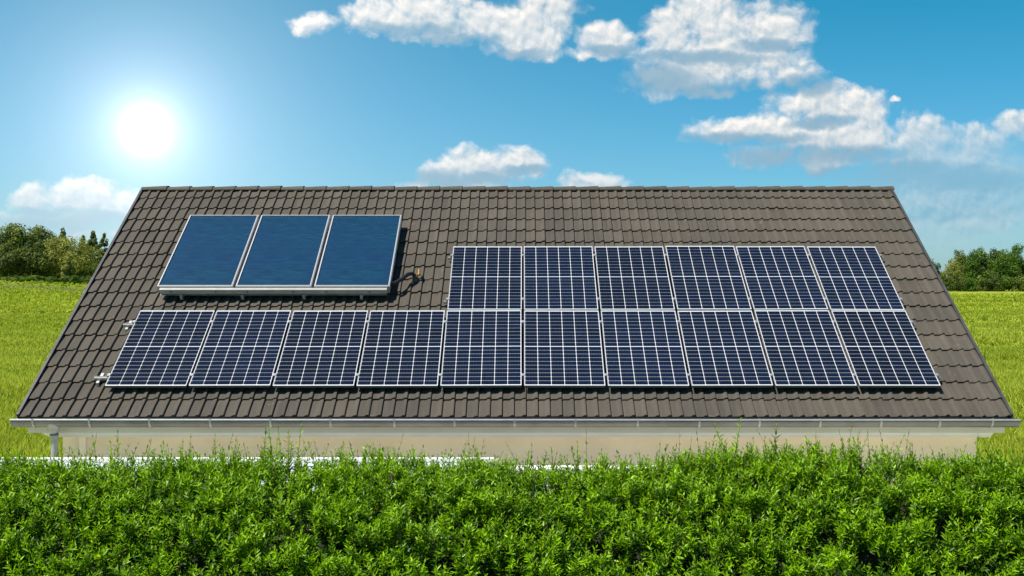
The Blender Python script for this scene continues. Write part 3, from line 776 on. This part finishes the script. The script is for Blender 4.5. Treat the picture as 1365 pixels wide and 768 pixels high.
V2, T2, t2, TV2, TT2 = shoots(pp - ho, np.stack([RNG.normal(0, .2, NQ), RNG.normal(0, .2, NQ), np.ones(NQ)], -1), np.where(RNG.random(NQ) < .3, RNG.uniform(.2, .32, NQ), RNG.uniform(.10, .2, NQ)), 12, np.full(NQ, .044), RNG.uniform(.5, .95, NQ), RNG, spread=(.45, .95), tw=.002)
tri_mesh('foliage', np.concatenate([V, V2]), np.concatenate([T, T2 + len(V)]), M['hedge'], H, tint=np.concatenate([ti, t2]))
tri_mesh('twigs', np.concatenate([TV, TV2]), np.concatenate([TT, TT2 + len(TV)]), M['twig'], H)
# upright shoots along the top
def tall(pxx, topy, dep, k=12, lean=0.0, name='shoot', nb=1):
    sc = F / dep; x = (pxx - 697) / sc; zt = CAMZ - (topy - 370) / sc; zb = np.interp(x, HX, HZ) - .10
    b = []; dd = []; LL = []
    for i in range(nb):
        hh = (zt - zb) * (1 if i == 0 else random.uniform(.55, .95)); ox = 0 if i == 0 else random.gauss(0, .07)
        b.append((x + ox * .5, dep + random.gauss(0, .04), zb)); dd.append((lean + ox * .7 + random.gauss(0, .08), random.gauss(0, .12), 1)); LL.append(hh * .93)
    b = np.array(b)
    for q_ in range(nb):
      V, T, ti, TV, TT = shoots((b - ho)[q_:q_ + 1], np.array(dd)[q_:q_ + 1], np.array(LL)[q_:q_ + 1], k + 6, np.full(1, .066), np.clip(RNG.normal(.75, .15, 1), .3, 1), RNG, spread=(.55, 1.10), tw=.0028)
      tri_mesh(name, np.concatenate([V, TV]), np.concatenate([T, TT + len(V)]), None, H, tint=np.concatenate([ti, np.zeros(len(TV))]), mats=[M['hedge'], M['twig']], fmat=np.r_[np.zeros(len(T), int), np.ones(len(TT), int)])
for (x_, y_, k_, n_) in ((157,576,16,3),(216,593,12,2),(238,591,14,3),(313,594,14,2),(350,572,18,3),(366,569,18,4),(386,574,16,3),(423,591,14,1),(465,604,10,2),(526,599,12,2),(593,600,12,1),(613,600,12,1),(637,607,10,1),
                        (701,592,14,2),(740,595,14,2),(768,590,16,3),(787,602,12,2),(836,608,10,1),(879,595,14,2),(893,606,12,2),(944,585,16,3),(980,560,22,2),(972,578,16,3),(1029,573,18,2),(1044,588,14,3),(1111,585,14,2),(1142,583,16,3),
                        (1179,593,12,2),(1217,597,12,2),(1268,588,14,1),(1085,597,12,2),(910,598,12,2),(1003,596,12,3),(95,597,12,1),(60,606,10,2),(105,604,10,2),(20,606,10,2),(280,603,10,2),(1330,612,10,2),(1300,606,10,2)):
    tall(x_, y_ - 3, 9.1 + random.uniform(-.15, .2), k_, random.gauss(0, .06), nb=n_)
# dark core sheet for the inner twigs, added to block light through
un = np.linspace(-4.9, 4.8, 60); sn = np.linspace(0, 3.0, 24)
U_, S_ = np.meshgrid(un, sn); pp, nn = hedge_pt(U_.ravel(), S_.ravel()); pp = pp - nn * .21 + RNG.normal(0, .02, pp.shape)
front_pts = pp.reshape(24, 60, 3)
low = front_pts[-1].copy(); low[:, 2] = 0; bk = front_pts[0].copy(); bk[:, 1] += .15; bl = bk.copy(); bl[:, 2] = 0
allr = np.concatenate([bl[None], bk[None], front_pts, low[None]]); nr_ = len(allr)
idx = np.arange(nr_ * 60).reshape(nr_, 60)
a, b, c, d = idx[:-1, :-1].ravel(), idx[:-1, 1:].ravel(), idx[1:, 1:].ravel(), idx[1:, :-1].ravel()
tri_mesh('dark_core', allr.reshape(-1, 3) - ho, np.concatenate([np.stack([a, b, c], -1), np.stack([a, c, d], -1)]), material('shaded_twigs', (.012, .016, .006), .9, var=.4, vscale=20), H)

# ------------------------------------------------------------------ trees
def tree(name, pxx, topy, wpx, dist, mat, label, cat='tree', group=None, kind='broad', leaf=.46, n=5200, basez=None):
    k = F / dist; x = (pxx - 697) / k; y = dist; z0 = float(ground_z(x, y)) + .35
    Ht = (CAMZ - (topy - 370) / k) - z0; Wd = wpx / k / 2
    r = np.random.default_rng(int(pxx * 7 + topy * 13 + dist) % 100000)
    root = empty(name, (x, y, z0 - .35)); tag(root, label, cat, group)
    mb = MB(); pts = [(0, 0, -.1)]
    for i in range(1, 6): pts.append((r.normal(0, .05) * Wd, r.normal(0, .05) * Wd, Ht * .17 * i))
    r0 = max(.05, Ht * .022)
    if kind != 'bush':
        mb.tube(pts, [r0 * (1 - .16 * i) for i in range(6)], 8)
        for i in range(7):
            h = Ht * r.uniform(.18, .6); an = r.uniform(0, 6.28); ln = Wd * r.uniform(.4, .85)
            mb.tube([(0, 0, h), (math.cos(an) * ln * .5, math.sin(an) * ln * .5, h + Ht * .08), (math.cos(an) * ln, math.sin(an) * ln, h + Ht * .2)], [r0 * .45, r0 * .3, r0 * .12], 6)
    else:
        for i in range(5):
            an = r.uniform(0, 6.28); mb.tube([(0, 0, -.1), (math.cos(an) * Wd * .2, math.sin(an) * Wd * .2, Ht * .35), (math.cos(an) * Wd * .5, math.sin(an) * Wd * .5, Ht * .7)], [.05, .04, .02], 6)
    mb.build('trunk', M['bark'], root, smooth=True)
    if kind == 'conifer':
        nb = 60; t = r.uniform(.05, 1.0, nb); rr = Wd * 1.3 * (1.03 - t) ** .8 * r.uniform(.45, 1.0, nb); an = r.uniform(0, 6.28, nb)
        C = np.stack([np.cos(an) * rr * .75, np.sin(an) * rr * .75, t * Ht * .97], -1); BR = np.stack([Wd * .50 * (1.10 - t), Wd * .50 * (1.10 - t), np.full(nb, Ht * .045)], -1)
        C[-1] = (0, 0, Ht * .96); BR[-1] = (Wd * .12, Wd * .12, Ht * .05)
    else:
        nb = 44 if kind == 'broad' else 16; th = r.uniform(0, 6.28, nb); cz = r.uniform(-1, 1, nb); q = r.uniform(.35, .84, nb)
        sh = np.sqrt(1 - cz ** 2) * q
        zc, hz = (.51, .49) if kind == 'broad' else (.50, .50)
        shape = np.where(cz < -.2, 1.25, 1 - .2 * np.clip(cz, 0, 1))
        sh = np.maximum(sh, np.where(cz < -.3, .62, 0) * q)
        C = np.stack([np.cos(th) * sh * Wd * shape, np.sin(th) * sh * Wd * shape, Ht * (zc + hz * .84 * cz * q / .84)], -1)
        br = r.uniform(.22, .38, nb); BR = np.stack([br * Wd, br * Wd, br * min(Wd, Ht * .55)], -1)
        C[0] = (r.normal(0, .15) * Wd, 0, Ht * .88); BR[0] = (.24 * Wd, .24 * Wd, Ht * .12)
        if kind != 'broad': BR *= 1.25
    n = int(n * 1.5)
    w = BR[:, 0] * BR[:, 2]; bi = r.choice(len(C), n, p=w / w.sum())
    dv = r.normal(0, 1, (n, 3)); dv /= np.linalg.norm(dv, axis=1, keepdims=True)
    p = C[bi] + dv * BR[bi] * r.uniform(.68, 1.12, n)[:, None]
    if kind == 'bush': p[:, 2] = np.abs(p[:, 2])
    p[:, 2] = np.maximum(p[:, 2], .1)
    nn = dv + r.normal(0, .42, (n, 3)) + np.array([0, 0, .3]); nn /= np.linalg.norm(nn, axis=1, keepdims=True)
    e1 = np.cross(nn, r.normal(0, 1, (n, 3))); e1 /= np.linalg.norm(e1, axis=1, keepdims=True); e2 = np.cross(nn, e1)
    sz = (leaf * r.uniform(.5, 1.2, n))[:, None]
    V = np.stack([p - e1 * sz * .6, p - e2 * sz * .34 + nn * sz * .12, p + e1 * sz * .6, p + e2 * sz * .34 - nn * sz * .1], 1).reshape(-1, 3)
    T = (np.arange(n)[:, None, None] * 4 + np.array([[0, 1, 2], [0, 2, 3]])[None]).reshape(-1, 3)
    tt = np.clip(r.normal(.45, .11, n) + r.normal(0, .25, len(C))[bi], 0, 1)
    tri_mesh('crown', V, T, mat, root, tint=np.repeat(tt, 4))
G1, G2 = 'trees at the left edge of the field', 'trees at the right edge of the field'
td, tm, to, tg, tcn = M['tree_dark'], M['tree_mid'], M['tree_olive'], M['tree_green'], M['conifer']
tree('broadleaf_tree', -58, 302, 66, 262, td, 'dark broadleaf tree beyond the left picture edge', group=G1)
tree('broadleaf_tree', -18, 304, 62, 255, td, 'dark broadleaf tree cut by the left picture edge', group=G1)
tree('broadleaf_tree', 16, 296, 76, 262, tm, 'tall broadleaf tree with rounded crown, second from the left edge', group=G1, n=7000)
tree('broadleaf_tree', 50, 297, 66, 268, tm, 'tall mid green broadleaf tree left of the olive one', group=G1, n=7000)
tree('broadleaf_tree', 12, 322, 54, 240, td, 'lower dark tree in front of the tall ones at far left', group=G1)
tree('broadleaf_tree', 46, 318, 50, 242, td, 'lower dark tree between the far left one and the olive one', group=G1)
tree('conifer', 84, 302, 40, 284, tcn, 'conifer whose tip shows above the olive tree', group=G1, kind='conifer')
tree('broadleaf_tree', 90, 311, 78, 246, to, 'wide olive green tree behind the round bush', group=G1, n=8000, leaf=.36)
tree('conifer', 111, 312, 34, 274, tcn, 'slim conifer right beside the olive tree', group=G1, kind='conifer')
tree('conifer', 124, 306, 38, 270, tcn, 'tallest conifer of the group beside the roof edge', group=G1, kind='conifer')
tree('conifer', 139, 309, 36, 276, tcn, 'rightmost conifer, partly behind the roof edge', group=G1, kind='conifer')
tree('broadleaf_tree', 172, 322, 50, 268, td, 'dark tree hidden behind the left roof edge', group=G1)
tree('bush', 92, 341, 19, 234, to, 'round olive green bush at the field edge in front of the trees', 'bush', kind='bush', leaf=.26, n=4500)
for i, xp in enumerate(range(-60, 180, 12)):
    tree('shrub', xp + random.uniform(-3, 3), 366 + random.uniform(-2.0, 1.5), 20, 231 + random.uniform(-3, 3), tg if i % 3 else tm, 'low green shrub in the strip along the left field edge', 'shrub', 'low shrubs along the left field edge', 'bush', .25, 700)
for i, xp in enumerate(range(-60, 180, 17)):
    tree('shrub', xp + random.uniform(-4, 4), 354 + random.uniform(-5, 4), 34, 256 + random.uniform(-5, 5), (td, tm, td, tg)[i % 4], 'tall dark shrub filling the gap under the left trees', 'shrub', 'tall shrubs under the left trees', 'bush', .38, 1800)
D = 345
tree('broadleaf_tree', 1242, 344, 32, D + 10, td, 'small dark tree just clear of the right roof edge', group=G2, n=2500)
tree('broadleaf_tree', 1268, 342, 34, D + 4, to, 'thin olive tree with see through crown', group=G2, n=2400, leaf=.36)
tree('broadleaf_tree', 1280, 331, 30, D + 25, tm, 'paler tree rising behind the thin olive one', group=G2, n=3200)
tree('broadleaf_tree', 1304, 327, 46, D + 6, tg, 'dense fresh green tree left of the biggest one', group=G2, n=7000)
tree('broadleaf_tree', 1330, 329, 44, D + 14, td, 'dark tree between the two dense fresh green ones', group=G2, n=6000)
tree('broadleaf_tree', 1350, 323, 52, D, tg, 'biggest dense green tree at the right picture edge', group=G2, n=8000)
tree('broadleaf_tree', 1392, 325, 56, D + 10, tm, 'mid green tree beyond the right picture edge', group=G2)
tree('broadleaf_tree', 1215, 352, 30, D + 30, td, 'dark tree hidden behind the right roof edge', group=G2, n=2500)
for i, xp in enumerate(range(1236, 1420, 15)):
    tree('shrub', xp + random.uniform(-4, 4), 368 + random.uniform(-5, 4), 34, D + 16 + random.uniform(-3, 3), (td, tg, td)[i % 3], 'tall dark shrub filling the gap under the right trees', 'shrub', 'tall shrubs under the right trees', 'bush', .5, 1500)
for i, (xp, ty) in enumerate(((1246, 366), (1258, 362), (1276, 364), (1290, 368), (1306, 366), (1322, 364), (1340, 366), (1358, 364), (1376, 366), (1395, 366), (1232, 368))):
    tree('shrub', xp, ty, 26, D - 6 + random.uniform(-4, 4), (tg, tm, td)[i % 3], 'low leafy shrub under the trees at the right field edge', 'shrub', 'low shrubs under the right trees', 'bush', .4, 1500)
